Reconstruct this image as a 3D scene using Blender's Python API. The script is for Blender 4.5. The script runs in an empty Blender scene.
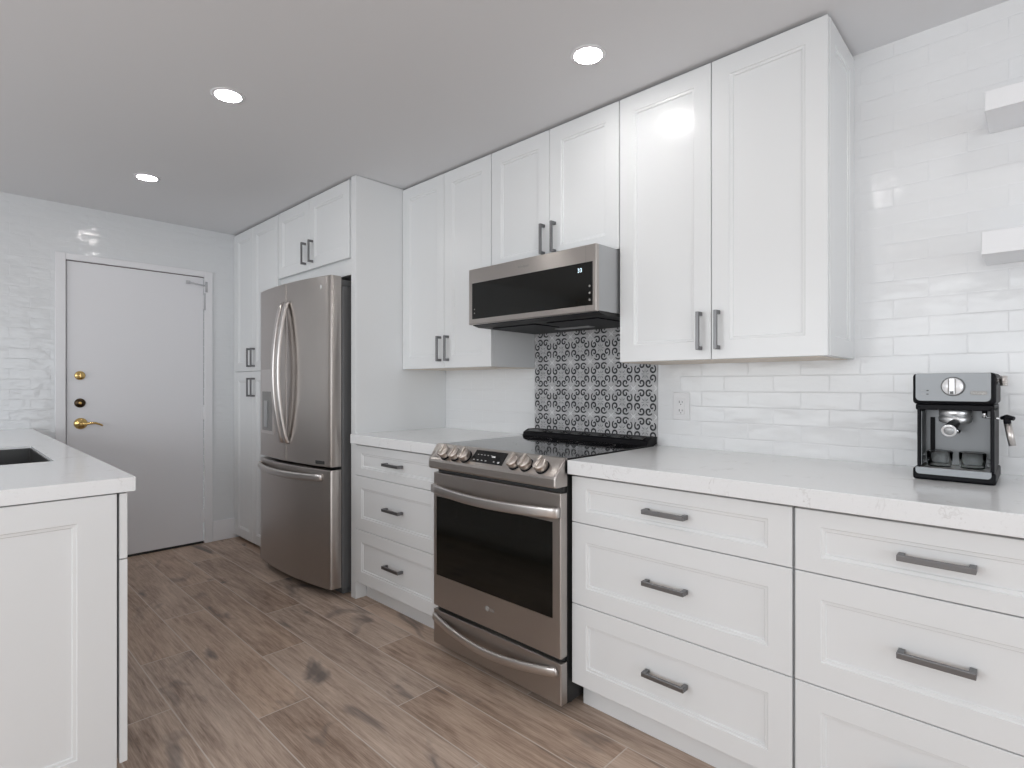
import bpy, bmesh, math, random
from mathutils import Vector, Matrix
C = bpy.context.scene.collection
sc = bpy.context.scene
PI = math.pi

# ---------------------------------------------------------------- camera
cam_d = bpy.data.cameras.new('camera')
cam = bpy.data.objects.new('camera', cam_d); C.objects.link(cam)
cam.location = (1.268, -2.318, 1.225)
cam.rotation_euler = (PI/2, 0, math.radians(43.735))
cam_d.sensor_width = 36.0
cam_d.lens = 550.94/1024*36
cam_d.shift_y = 0.73/1024
cam_d.clip_start = 0.02
sc.camera = cam

# ---------------------------------------------------------------- world, added fill lamps and exposure
LAMP_L = 66.0        # radiance of the recessed lamps
FILL_P = 32.0         # power of the fill lamps added in the unseen windows
world = bpy.data.worlds.new('world'); sc.world = world
world.use_nodes = True
bg = world.node_tree.nodes['Background']
bg.inputs[0].default_value = (0.92, 0.96, 1.0, 1)
bg.inputs[1].default_value = 0.8
sc.view_settings.view_transform = 'Standard'
sc.view_settings.look = 'None'
sc.view_settings.gamma = 1.0
sc.view_settings.use_curve_mapping = False
sc.view_settings.exposure = 0.22
sc.cycles.max_bounces = 9
sc.cycles.diffuse_bounces = 6
sc.cycles.glossy_bounces = 5
sc.cycles.caustics_reflective = False
sc.cycles.caustics_refractive = False
sc.cycles.sample_clamp_indirect = 6.0

def fill_lamp(name, loc, rot, sx, sy, power, col):
    d = bpy.data.lights.new(name, 'AREA'); d.shape = 'RECTANGLE'; d.size = sx; d.size_y = sy
    d.energy = power; d.color = col
    o = bpy.data.objects.new(name, d); o.location = loc; o.rotation_euler = rot; C.objects.link(o)
    return o
# area lamps added in the unseen window openings to brighten the room
fill_lamp('added_window_fill', (4.35, -2.6, 1.25), (0, PI/2, 0), 2.1, 3.4, FILL_P, (0.93, 0.97, 1.0))
fill_lamp('added_window_fill', (0.0, -4.85, 1.45), (PI/2, 0, 0), 4.6, 1.4, FILL_P*1.55, (0.93, 0.97, 1.0))

# ---------------------------------------------------------------- materials
MATS = {}
def newmat(name):
    m = bpy.data.materials.new(name); m.use_nodes = True
    MATS[name] = m
    return m, m.node_tree, m.node_tree.nodes['Principled BSDF']
def mat(name, col, rough=0.5, metal=0.0, spec=0.5, coat=0.0, noise=0.0, nscale=40, stretch=None, bump=0.0, emis=None, es=0.0):
    m, nt, b = newmat(name)
    b.inputs['Base Color'].default_value = (*col, 1)
    b.inputs['Roughness'].default_value = rough
    b.inputs['Metallic'].default_value = metal
    b.inputs['Specular IOR Level'].default_value = spec
    b.inputs['Coat Weight'].default_value = coat
    if emis:
        b.inputs['Emission Color'].default_value = (*emis, 1); b.inputs['Emission Strength'].default_value = es
    if not noise and not bump: return m
    N = nt.nodes; L = nt.links
    tc = N.new('ShaderNodeTexCoord'); mp = N.new('ShaderNodeMapping')
    L.new(tc.outputs['Object'], mp.inputs[0])
    if stretch: mp.inputs['Scale'].default_value = stretch
    nz = N.new('ShaderNodeTexNoise'); nz.inputs['Scale'].default_value = nscale; nz.inputs['Detail'].default_value = 3
    L.new(mp.outputs[0], nz.inputs['Vector'])
    r = N.new('ShaderNodeMapRange'); r.inputs[3].default_value = rough*(1-noise*0.6-0.02); r.inputs[4].default_value = rough*(1+noise*0.6+0.02)
    L.new(nz.outputs[0], r.inputs[0]); L.new(r.outputs[0], b.inputs['Roughness'])
    if bump:
        bp = N.new('ShaderNodeBump'); bp.inputs['Strength'].default_value = bump; bp.inputs['Distance'].default_value = 0.002
        L.new(nz.outputs[0], bp.inputs['Height']); L.new(bp.outputs[0], b.inputs['Normal'])
    return m

M = {}
M['paint'] = mat('cabinet_white_paint', (0.765, 0.778, 0.786), 0.27)
M['shadowgap'] = mat('shadow_gap_grey', (0.42, 0.42, 0.42), 0.6)  # painted shade for the gap under the worktop
M['birch'] = mat('birch_edge', (0.74, 0.66, 0.57), 0.5, nscale=30, stretch=(1, 8, 8), noise=0.3)
M['nickel'] = mat('brushed_dark_nickel', (0.215, 0.215, 0.22), 0.40, 1.0, noise=0.4, nscale=60, stretch=(1, 1, 20))
M['steel'] = mat('brushed_stainless_steel', (0.50, 0.465, 0.44), 0.31, 1.0)
def brush(m, amount=0.85):
    nt = m.node_tree; b = nt.nodes['Principled BSDF']; t = nt.nodes.new('ShaderNodeTangent'); t.direction_type = 'RADIAL'; t.axis = 'Z'
    nt.links.new(t.outputs[0], b.inputs['Tangent']); b.inputs['Anisotropic'].default_value = amount; b.inputs['Anisotropic Rotation'].default_value = 0.25
brush(M['steel'])
M['steelh'] = mat('satin_steel_handle', (0.64, 0.61, 0.59), 0.28, 1.0)
M['steelside'] = mat('painted_steel_side', (0.44, 0.45, 0.46), 0.35, 0.6)
M['fridgeside'] = mat('dark_grey_enamel_side', (0.135, 0.137, 0.14), 0.4)
M['blackglass'] = mat('black_ceramic_glass', (0.006, 0.006, 0.007), 0.05, spec=0.6, noise=0.05)
M['ovenglass'] = mat('oven_window_glass', (0.005, 0.005, 0.004), 0.06, spec=0.38, noise=0.05)
M['black'] = mat('black_plastic', (0.004, 0.004, 0.006), 0.45, spec=0.16)
M['blackmatt'] = mat('black_matt_metal', (0.012, 0.012, 0.012), 0.55)
M['gasket'] = mat('dark_gasket', (0.035, 0.035, 0.035), 0.6)
M['brass'] = mat('polished_brass', (0.72, 0.50, 0.20), 0.18, 1.0, noise=0.2)
M['darkbrass'] = mat('dark_bronze', (0.06, 0.04, 0.025), 0.3, 0.9)
M['doorpaint'] = mat('door_white_paint', (0.76, 0.76, 0.785), 0.42)
M['trimpaint'] = mat('trim_white_paint', (0.78, 0.78, 0.80), 0.35)
M['closer'] = mat('grey_white_metal', (0.50, 0.50, 0.52), 0.4)
M['jamb'] = mat('door_weather_strip', (0.20, 0.16, 0.17), 0.8)
M['ceiling'] = mat('ceiling_matt_paint', (0.72, 0.725, 0.74), 0.9)
M['plaster'] = mat('wall_matt_paint', (0.76, 0.75, 0.74), 0.85)
M['recess'] = mat('grey_recess_plastic', (0.22, 0.215, 0.21), 0.4)
M['chrome'] = mat('chrome', (0.78, 0.79, 0.80), 0.10, 1.0)
M['satin'] = mat('satin_chrome', (0.80, 0.81, 0.82), 0.30, 0.8)
M['knobwhite'] = mat('bright_chrome_dial', (0.93, 0.94, 0.96), 0.22, 0.35)
M['coffeesteel'] = mat('coffee_machine_steel', (0.26, 0.27, 0.28), 0.45, 1.0)
M['darksteel'] = mat('brushed_back_plate', (0.17, 0.175, 0.18), 0.40, 1.0)
M['knobsteel'] = mat('satin_knob_steel', (0.60, 0.55, 0.51), 0.33, 1.0)
M['outlet'] = mat('outlet_white_plastic', (0.80, 0.80, 0.81), 0.35)
M['slot'] = mat('outlet_slot_dark', (0.05, 0.05, 0.05), 0.6)
M['logo'] = mat('grey_printed_mark', (0.30, 0.29, 0.28), 0.4)
M['logolight'] = mat('light_printed_mark', (0.70, 0.70, 0.70), 0.4)
M['lens'] = mat('lamp_lens', (0.9, 0.9, 0.9), 0.5, emis=(1.0, 0.975, 0.95), es=LAMP_L)
M['led'] = mat('display_digits', (0.6, 0.8, 0.9), 0.4, emis=(0.75, 0.9, 1.0), es=1.0)
M['sink'] = mat('sink_dark_steel', (0.10, 0.10, 0.10), 0.35, 0.8)
M['pale'] = mat('shelf_white_lacquer', (0.80, 0.81, 0.83), 0.3)

def glass_mat(name, col, rough, ior=1.45):
    m, nt, b = newmat(name)
    b.inputs['Base Color'].default_value = (*col, 1); b.inputs['Transmission Weight'].default_value = 1.0
    b.inputs['Roughness'].default_value = rough; b.inputs['IOR'].default_value = ior
    return m
M['glass'] = glass_mat('clear_glass', (0.97, 0.98, 0.98), 0.03, 1.22)

def math_node(nt, op, a, b=None, c=None):
    n = nt.nodes.new('ShaderNodeMath'); n.operation = op
    for i, v in enumerate((a, b, c)):
        if v is None: continue
        if isinstance(v, (int, float)): n.inputs[i].default_value = v
        else: nt.links.new(v, n.inputs[i])
    return n.outputs[0]

def tile_material(name, axis, col, zphase, xphase, amp=1.0, fine=1.0, gloss=0.14):
    """glossy hand-made subway tile, 200 x 65 mm running bond, on a wall lying along `axis`"""
    m, nt, b = newmat(name); N = nt.nodes; L = nt.links
    g = N.new('ShaderNodeNewGeometry'); sp = N.new('ShaderNodeSeparateXYZ'); L.new(g.outputs['Position'], sp.inputs[0])
    W, H = 0.2, 0.0655
    u = math_node(nt, 'SUBTRACT', sp.outputs[axis], xphase)
    v = math_node(nt, 'SUBTRACT', sp.outputs[2], zphase)
    vr = math_node(nt, 'DIVIDE', v, H); row = math_node(nt, 'FLOOR', vr); fv = math_node(nt, 'FRACT', vr)
    off = math_node(nt, 'MULTIPLY', math_node(nt, 'FRACT', math_node(nt, 'MULTIPLY', row, 0.5)), 1.0)
    ur = math_node(nt, 'ADD', math_node(nt, 'DIVIDE', u, W), off)
    colm = math_node(nt, 'FLOOR', ur); fu = math_node(nt, 'FRACT', ur)
    du = math_node(nt, 'MULTIPLY', math_node(nt, 'MINIMUM', fu, math_node(nt, 'SUBTRACT', 1.0, fu)), W)
    dv = math_node(nt, 'MULTIPLY', math_node(nt, 'MINIMUM', fv, math_node(nt, 'SUBTRACT', 1.0, fv)), H)
    d = math_node(nt, 'MINIMUM', du, dv)
    prof = N.new('ShaderNodeMapRange'); prof.interpolation_type = 'SMOOTHSTEP'
    prof.inputs[1].default_value = 0.0006; prof.inputs[2].default_value = 0.0045
    L.new(d, prof.inputs[0])
    idv = N.new('ShaderNodeCombineXYZ'); L.new(colm, idv.inputs[0]); L.new(row, idv.inputs[1])
    wn = N.new('ShaderNodeTexWhiteNoise'); L.new(idv.outputs[0], wn.inputs['Vector'])
    # per-tile tilt and glaze ripple
    wc = N.new('ShaderNodeSeparateColor'); L.new(wn.outputs['Color'], wc.inputs[0])
    t1 = math_node(nt, 'MULTIPLY', math_node(nt, 'SUBTRACT', wc.outputs[0], 0.5), math_node(nt, 'MULTIPLY', fv, 0.0007))
    t2 = math_node(nt, 'MULTIPLY', math_node(nt, 'SUBTRACT', wc.outputs[1], 0.5), math_node(nt, 'MULTIPLY', fu, 0.0016))
    off3 = N.new('ShaderNodeVectorMath'); off3.operation = 'MULTIPLY_ADD'
    L.new(wn.outputs['Color'], off3.inputs[0]); off3.inputs[1].default_value = (9, 9, 9); L.new(g.outputs['Position'], off3.inputs[2])
    nz = N.new('ShaderNodeTexNoise'); nz.inputs['Scale'].default_value = 19*fine; nz.inputs['Detail'].default_value = 1.5
    st = N.new('ShaderNodeMapping'); st.inputs['Scale'].default_value = (0.5, 0.5, 1.0); L.new(off3.outputs[0], st.inputs[0])
    L.new(st.outputs[0], nz.inputs['Vector'])
    rip = math_node(nt, 'MULTIPLY', nz.outputs[0], 0.0024*amp)
    h = math_node(nt, 'ADD', math_node(nt, 'ADD', t1, t2), math_node(nt, 'ADD', rip, math_node(nt, 'MULTIPLY', prof.outputs[0], 0.0002)))
    bp = N.new('ShaderNodeBump'); bp.inputs['Strength'].default_value = 1.0; bp.inputs['Distance'].default_value = 1.0
    L.new(h, bp.inputs['Height']); L.new(bp.outputs[0], b.inputs['Normal'])
    mx = N.new('ShaderNodeMix'); mx.data_type = 'RGBA'
    mx.inputs[6].default_value = (col[0]*0.965, col[1]*0.965, col[2]*0.97, 1); mx.inputs[7].default_value = (*col, 1)
    L.new(prof.outputs[0], mx.inputs[0]); L.new(mx.outputs[2], b.inputs['Base Color'])
    rr = N.new('ShaderNodeMapRange'); rr.inputs[3].default_value = 0.4; rr.inputs[4].default_value = gloss
    L.new(prof.outputs[0], rr.inputs[0]); L.new(rr.outputs[0], b.inputs['Roughness'])
    return m
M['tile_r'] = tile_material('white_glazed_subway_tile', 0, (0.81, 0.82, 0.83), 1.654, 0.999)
M['tile_b'] = tile_material('shaded_glazed_subway_tile', 1, (0.72, 0.735, 0.75), 1.654, -0.6, 2.0, 1.3, 0.08)  # same tile as the right wall, darkened for the dimmer far wall

def quartz_material():
    m, nt, b = newmat('white_veined_quartz'); N = nt.nodes; L = nt.links
    g = N.new('ShaderNodeNewGeometry')
    n1 = N.new('ShaderNodeTexNoise'); n1.inputs['Scale'].default_value = 5.5; n1.inputs['Detail'].default_value = 7; n1.inputs['Roughness'].default_value = 0.62; n1.inputs['Distortion'].default_value = 1.1
    L.new(g.outputs['Position'], n1.inputs['Vector'])
    a = math_node(nt, 'ABSOLUTE', math_node(nt, 'SUBTRACT', n1.outputs[0], 0.5))
    r = N.new('ShaderNodeMapRange'); r.inputs[1].default_value = 0.0; r.inputs[2].default_value = 0.016; r.inputs[3].default_value = 1.0; r.inputs[4].default_value = 0.0
    L.new(a, r.inputs[0])
    n2 = N.new('ShaderNodeTexNoise'); n2.inputs['Scale'].default_value = 11; n2.inputs['Detail'].default_value = 3
    L.new(g.outputs['Position'], n2.inputs['Vector'])
    r2 = N.new('ShaderNodeMapRange'); r2.inputs[1].default_value = 0.52; r2.inputs[2].default_value = 0.72; L.new(n2.outputs[0], r2.inputs[0])
    f = math_node(nt, 'MULTIPLY', math_node(nt, 'MULTIPLY', r.outputs[0], r2.outputs[0]), 0.6)
    n3 = N.new('ShaderNodeTexNoise'); n3.inputs['Scale'].default_value = 160; n3.inputs['Detail'].default_value = 2
    L.new(g.outputs['Position'], n3.inputs['Vector'])
    r3 = N.new('ShaderNodeMapRange'); r3.inputs[1].default_value = 0.60; r3.inputs[2].default_value = 0.75; r3.inputs[4].default_value = 0.12; L.new(n3.outputs[0], r3.inputs[0])
    f2 = math_node(nt, 'ADD', f, r3.outputs[0])
    mx = N.new('ShaderNodeMix'); mx.data_type = 'RGBA'
    mx.inputs[6].default_value = (0.82, 0.83, 0.84, 1); mx.inputs[7].default_value = (0.47, 0.45, 0.44, 1)
    L.new(f2, mx.inputs[0]); L.new(mx.outputs[2], b.inputs['Base Color'])
    b.inputs['Roughness'].default_value = 0.16
    return m
M['quartz'] = quartz_material()

def floor_material():
    m, nt, b = newmat('brown_oak_plank_floor'); N = nt.nodes; L = nt.links
    g = N.new('ShaderNodeNewGeometry'); sp = N.new('ShaderNodeSeparateXYZ'); L.new(g.outputs['Position'], sp.inputs[0])
    W, LN = 0.2, 1.22
    vr = math_node(nt, 'DIVIDE', math_node(nt, 'ADD', sp.outputs[1], 0.903+4), W)
    row = math_node(nt, 'FLOOR', vr); fv = math_node(nt, 'FRACT', vr)
    sh = math_node(nt, 'MULTIPLY', math_node(nt, 'SUBTRACT', row, 20.0), -0.761/LN)
    ur = math_node(nt, 'ADD', math_node(nt, 'DIVIDE', math_node(nt, 'SUBTRACT', sp.outputs[0], 0.263), LN), sh)
    colm = math_node(nt, 'FLOOR', ur); fu = math_node(nt, 'FRACT', ur)
    du = math_node(nt, 'MULTIPLY', math_node(nt, 'MINIMUM', fu, math_node(nt, 'SUBTRACT', 1.0, fu)), LN)
    dv = math_node(nt, 'MULTIPLY', math_node(nt, 'MINIMUM', fv, math_node(nt, 'SUBTRACT', 1.0, fv)), W)
    d = math_node(nt, 'MINIMUM', du, dv)
    gap = N.new('ShaderNodeMapRange'); gap.inputs[1].default_value = 0.0014; gap.inputs[2].default_value = 0.0030; L.new(d, gap.inputs[0])
    idv = N.new('ShaderNodeCombineXYZ'); L.new(colm, idv.inputs[0]); L.new(row, idv.inputs[1])
    wn = N.new('ShaderNodeTexWhiteNoise'); L.new(idv.outputs[0], wn.inputs['Vector'])
    wc = N.new('ShaderNodeSeparateColor'); L.new(wn.outputs['Color'], wc.inputs[0])
    off3 = N.new('ShaderNodeVectorMath'); off3.operation = 'MULTIPLY_ADD'
    L.new(wn.outputs['Color'], off3.inputs[0]); off3.inputs[1].default_value = (7, 7, 7); L.new(g.outputs['Position'], off3.inputs[2])
    def stretched(sx, sy, scale, detail, rough=0.55, dist=0.0):
        mp = N.new('ShaderNodeMapping'); mp.inputs['Scale'].default_value = (sx, sy, 1); L.new(off3.outputs[0], mp.inputs[0])
        n = N.new('ShaderNodeTexNoise'); n.inputs['Scale'].default_value = scale; n.inputs['Detail'].default_value = detail
        n.inputs['Roughness'].default_value = rough; n.inputs['Distortion'].default_value = dist
        L.new(mp.outputs[0], n.inputs['Vector']); return n.outputs[0]
    grain = stretched(2.5, 38, 1.6, 8, 0.62, 0.5)
    fine = stretched(9, 160, 1.5, 4, 0.6)
    mid = stretched(1.3, 5, 1.3, 4, 0.55, 1.2)
    cloud = stretched(2.0, 4.5, 1.3, 3, 0.5, 0.8)
    base = N.new('ShaderNodeValToRGB')
    cr = base.color_ramp; cr.elements[0].position = 0.33; cr.elements[0].color = (0.235, 0.167, 0.130, 1)
    cr.elements[1].position = 0.67; cr.elements[1].color = (0.640, 0.515, 0.430, 1)
    e = cr.elements.new(0.5); e.color = (0.465, 0.358, 0.290, 1)
    mixv = math_node(nt, 'ADD', math_node(nt, 'MULTIPLY', grain, 0.40), math_node(nt, 'ADD', math_node(nt, 'MULTIPLY', mid, 0.35), math_node(nt, 'MULTIPLY', fine, 0.25)))
    mixv = math_node(nt, 'ADD', math_node(nt, 'MULTIPLY', math_node(nt, 'SUBTRACT', mixv, 0.5), 1.25), 0.5)
    tone = math_node(nt, 'ADD', mixv, math_node(nt, 'MULTIPLY', math_node(nt, 'SUBTRACT', wc.outputs[0], 0.5), 0.07))
    L.new(tone, base.inputs[0])
    # grey smoky knots
    kr = N.new('ShaderNodeMapRange'); kr.inputs[1].default_value = 0.60; kr.inputs[2].default_value = 0.72; kr.inputs[4].default_value = 0.8; L.new(cloud, kr.inputs[0])
    mx = N.new('ShaderNodeMix'); mx.data_type = 'RGBA'; mx.inputs[7].default_value = (0.120, 0.108, 0.104, 1)
    L.new(kr.outputs[0], mx.inputs[0]); L.new(base.outputs[0], mx.inputs[6])
    hs = N.new('ShaderNodeHueSaturation'); L.new(mx.outputs[2], hs.inputs['Color'])
    sr = N.new('ShaderNodeMapRange'); sr.inputs[3].default_value = 1.0; sr.inputs[4].default_value = 1.2; L.new(wc.outputs[1], sr.inputs[0]); L.new(sr.outputs[0], hs.inputs['Saturation'])
    mj = N.new('ShaderNodeMix'); mj.data_type = 'RGBA'; mj.inputs[6].default_value = (0.60, 0.52, 0.46, 1)
    L.new(gap.outputs[0], mj.inputs[0]); L.new(hs.outputs[0], mj.inputs[7])
    L.new(mj.outputs[2], b.inputs['Base Color'])
    rr = N.new('ShaderNodeMapRange'); rr.inputs[3].default_value = 0.36; rr.inputs[4].default_value = 0.55; L.new(grain, rr.inputs[0]); L.new(rr.outputs[0], b.inputs['Roughness'])
    b.inputs['Specular IOR Level'].default_value = 0.35
    h = math_node(nt, 'ADD', math_node(nt, 'MULTIPLY', gap.outputs[0], 0.0006), math_node(nt, 'MULTIPLY', grain, 0.0007))
    bp = N.new('ShaderNodeBump'); bp.inputs['Strength'].default_value = 0.7; bp.inputs['Distance'].default_value = 1.0
    L.new(h, bp.inputs['Height']); L.new(bp.outputs[0], b.inputs['Normal'])
    return m
M['floor'] = floor_material()

def encaustic_material():
    m, nt, b = newmat('grey_encaustic_tile'); N = nt.nodes; L = nt.links
    g = N.new('ShaderNodeNewGeometry')
    n = N.new('ShaderNodeTexNoise'); n.inputs['Scale'].default_value = 30; n.inputs['Detail'].default_value = 5; L.new(g.outputs['Position'], n.inputs['Vector'])
    cr = N.new('ShaderNodeValToRGB'); cr.color_ramp.elements[0].position = 0.3; cr.color_ramp.elements[0].color = (0.43, 0.43, 0.44, 1)
    cr.color_ramp.elements[1].position = 0.7; cr.color_ramp.elements[1].color = (0.58, 0.58, 0.59, 1)
    L.new(n.outputs[0], cr.inputs[0]); L.new(cr.outputs[0], b.inputs['Base Color']); b.inputs['Roughness'].default_value = 0.4
    return m
M['encaustic'] = encaustic_material()
M['enc_black'] = mat('black_tile_motif', (0.022, 0.024, 0.028), 0.4)
M['enc_light'] = mat('pale_tile_line', (0.76, 0.76, 0.77), 0.4)
M['enc_mid'] = mat('mid_grey_tile_motif', (0.20, 0.21, 0.22), 0.4)

# ---------------------------------------------------------------- helpers
def box(bm, x0, x1, y0, y1, z0, z1, bev=0.0, seg=2, mi=0):
    r = bmesh.ops.create_cube(bm, size=1.0)
    vs = r['verts']
    for v in vs:
        v.co = Vector(((x0+x1)/2 + v.co.x*(x1-x0), (y0+y1)/2 + v.co.y*(y1-y0), (z0+z1)/2 + v.co.z*(z1-z0)))
    es = {e for v in vs for e in v.link_edges}; fs = {f for v in vs for f in v.link_faces}
    for f in fs: f.material_index = mi
    if bev > 0:
        bev = min(bev, 0.49*min(abs(x1-x0), abs(y1-y0), abs(z1-z0)))
        rb = bmesh.ops.bevel(bm, geom=list(es), offset=bev, segments=seg, profile=0.5, affect='EDGES')
        for f in rb['faces']: f.material_index = mi
def frame_axes(a):
    a = a.normalized(); up = Vector((0, 0, 1)) if abs(a.z) < 0.9 else Vector((1, 0, 0))
    u = up.cross(a).normalized(); return u, a.cross(u)
def cyl(bm, p0, p1, r0, r1=None, n=24, cap=True, mi=0):
    p0, p1 = Vector(p0), Vector(p1); r1 = r0 if r1 is None else r1
    u, v = frame_axes(p1-p0)
    A = [bm.verts.new(p0+(u*math.cos(2*PI*i/n)+v*math.sin(2*PI*i/n))*r0) for i in range(n)]
    B = [bm.verts.new(p1+(u*math.cos(2*PI*i/n)+v*math.sin(2*PI*i/n))*r1) for i in range(n)]
    for i in range(n):
        f = bm.faces.new((A[i], A[(i+1) % n], B[(i+1) % n], B[i])); f.smooth = True; f.material_index = mi
    if cap:
        bm.faces.new(A[::-1]).material_index = mi; bm.faces.new(B).material_index = mi
def lathe(bm, prof, origin, axis, n=32, mi=0):
    """prof: list of (radius, distance along axis)"""
    o = Vector(origin); ax = Vector(axis).normalized(); u, v = frame_axes(ax)
    rings = []
    for r, h in prof:
        rings.append([bm.verts.new(o+ax*h+(u*math.cos(2*PI*i/n)+v*math.sin(2*PI*i/n))*max(r, 1e-5)) for i in range(n)])
    for a, b in zip(rings, rings[1:]):
        for i in range(n):
            f = bm.faces.new((a[i], a[(i+1) % n], b[(i+1) % n], b[i])); f.smooth = True; f.material_index = mi
    bm.faces.new(rings[0][::-1]).material_index = mi; bm.faces.new(rings[-1]).material_index = mi
def sweep(bm, pts, ra, rb, side=Vector((1, 0, 0)), n=14, power=2.0, mi=0, taper=None):
    """superelliptic bar along pts; ra along `side`, rb across"""
    pts = [Vector(p) for p in pts]; rings = []
    for i, p in enumerate(pts):
        t = (pts[min(i+1, len(pts)-1)] - pts[max(i-1, 0)]).normalized()
        s = (side - t*side.dot(t)).normalized(); w = t.cross(s)
        k = taper[i] if taper else 1.0
        ring = []
        for j in range(n):
            a = 2*PI*j/n; c, q = math.cos(a), math.sin(a)
            c = math.copysign(abs(c)**(2/power), c); q = math.copysign(abs(q)**(2/power), q)
            ring.append(bm.verts.new(p + s*c*ra*k + w*q*rb*k))
        rings.append(ring)
    for a, b in zip(rings, rings[1:]):
        for i in range(n):
            f = bm.faces.new((a[i], a[(i+1) % n], b[(i+1) % n], b[i])); f.smooth = True; f.material_index = mi
    bm.faces.new(rings[0][::-1]).material_index = mi; bm.faces.new(rings[-1]).material_index = mi
def prism(bm, poly, axis, a, b, mi=0, smooth=False):
    """extrude a 2-D polygon along an axis; poly coords are the two other axes in order"""
    def P(p, t):
        if axis == 0: return (t, p[0], p[1])
        if axis == 1: return (p[0], t, p[1])
        return (p[0], p[1], t)
    A = [bm.verts.new(P(p, a)) for p in poly]; B = [bm.verts.new(P(p, b)) for p in poly]
    n = len(poly)
    for i in range(n):
        f = bm.faces.new((A[i], A[(i+1) % n], B[(i+1) % n], B[i])); f.smooth = smooth; f.material_index = mi
    bm.faces.new(A[::-1]).material_index = mi; bm.faces.new(B).material_index = mi
def panel(bm, x0, x1, z0, z1, y, t=0.02, st=0.067, ra=0.067, hole=None):
    """recessed-panel cabinet front facing -y with a stepped bead round the centre"""
    box_prof = [(0, 0.0015), (0.0015, 0.0)]
    steps = [(0.0, 0.0), (0.0020, 0.0032), (0.0100, 0.0040), (0.0122, 0.0085)]
    rings = []
    def ring(dx, dz, dy):
        c = [(x0+dx, z0+dz), (x1-dx, z0+dz), (x1-dx, z1-dz), (x0+dx, z1-dz)]
        return [bm.verts.new((a, y+dy, b)) for a, b in c]
    rings.append(ring(0, 0, t))
    for d, dy in box_prof: rings.append(ring(d, d, dy))
    for s, dy in steps: rings.append(ring(st+s, ra+s, dy))
    for a, b in zip(rings, rings[1:]):
        for i in range(4): bm.faces.new((a[i], a[(i+1) % 4], b[(i+1) % 4], b[i]))
    bm.faces.new(rings[-1]); bm.faces.new(rings[0][::-1])
def bar_handle(bm, cx, cz, y, length, vertical):
    """square bar pull standing off the face at y (facing -y)"""
    L = length/2; so = 0.030; w = 0.0062
    if vertical:
        box(bm, cx-w, cx+w, y-so-0.004, y-so+0.006, cz-L, cz+L, 0.0015)
        for s in (-1, 1):
            c = cz+s*(L-0.007); box(bm, cx-w, cx+w, y-so+0.006, y, c-0.007, c+0.007, 0.001)
    else:
        w = 0.0075
        box(bm, cx-L, cx+L, y-so-0.004, y-so+0.006, cz-w, cz+w, 0.0015)
        for s in (-1, 1):
            c = cx+s*(L-0.007); box(bm, c-0.007, c+0.007, y-so+0.006, y, cz-w, cz+w, 0.001)
def obj(name, bm, mats, parent=None, loc=None, smooth=False):
    """link bm as one mesh object; vertices are given in the thing's own frame"""
    bmesh.ops.recalc_face_normals(bm, faces=bm.faces)
    me = bpy.data.meshes.new(name); bm.to_mesh(me); bm.free()
    if not isinstance(mats, (list, tuple)): mats = [mats]
    for m in mats: me.materials.append(m)
    if smooth:
        for p in me.polygons: p.use_smooth = True
    o = bpy.data.objects.new(name, me); C.objects.link(o)
    if parent: o.parent = parent
    if loc: o.location = loc
    return o
def thing(name, label, cat, loc=(0, 0, 0), rotz=0.0, group=None):
    o = bpy.data.objects.new(name, None); o.empty_display_size = 0.1; C.objects.link(o)
    o.location = loc; o.rotation_euler = (0, 0, rotz); o['label'] = label; o['category'] = cat
    if group: o['group'] = group
    return o
def tag(o, label, cat, group=None):
    o['label'] = label; o['category'] = cat
    if group: o['group'] = group
    return o
def struct(name, bm, m, parent=None):
    o = obj(name, bm, m, parent)
    if parent is None: o['kind'] = 'structure'
    return o
def copy_tree(o, parent=None):
    c = o.copy(); C.objects.link(c); c.parent = parent
    for ch in list(o.children): copy_tree(ch, c)
    return c
def writing(name, body, size, loc, rot, m, parent, depth=0.0004, spacing=1.0):
    cu = bpy.data.curves.new(name, 'FONT'); cu.body = body; cu.size = size; cu.extrude = depth
    cu.align_x = 'CENTER'; cu.align_y = 'CENTER'; cu.space_character = spacing
    tmp = bpy.data.objects.new(name, cu); C.objects.link(tmp)
    dg = bpy.context.evaluated_depsgraph_get()
    me = bpy.data.meshes.new_from_object(tmp.evaluated_get(dg))
    bpy.data.objects.remove(tmp)
    me.materials.clear(); me.materials.append(m)
    o = bpy.data.objects.new(name, me); C.objects.link(o); o.location = loc; o.rotation_euler = rot; o.parent = parent
    return o
NB = bmesh.new

# ---------------------------------------------------------------- room
XF, YB, XR, YO, ZC = -3.404, 0.0, 4.4, -4.9, 2.426
bm = NB(); box(bm, XF-0.1, XR+0.1, YO-0.1, YB+0.1, -0.08, 0); struct('floor', bm, M['floor'])
bm = NB(); box(bm, XF-0.1, XR+0.1, YO-0.1, YB+0.1, ZC, ZC+0.08); struct('ceiling', bm, M['ceiling'])
bm = NB(); box(bm, XF-0.1, XR+0.1, 0, 0.1, 0, ZC); struct('wall_right', bm, M['tile_r'])
# far wall with the doorway cut out
DY0, DY1, DZ = -1.723, -0.885, 2.056
bm = NB()
box(bm, XF-0.1, XF, YO, DY0-0.012, 0, ZC); box(bm, XF-0.1, XF, DY1+0.012, 0, 0, ZC); box(bm, XF-0.1, XF, DY0-0.012, DY1+0.012, DZ+0.012, ZC)
struct('wall_back', bm, M['tile_b'])
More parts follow.
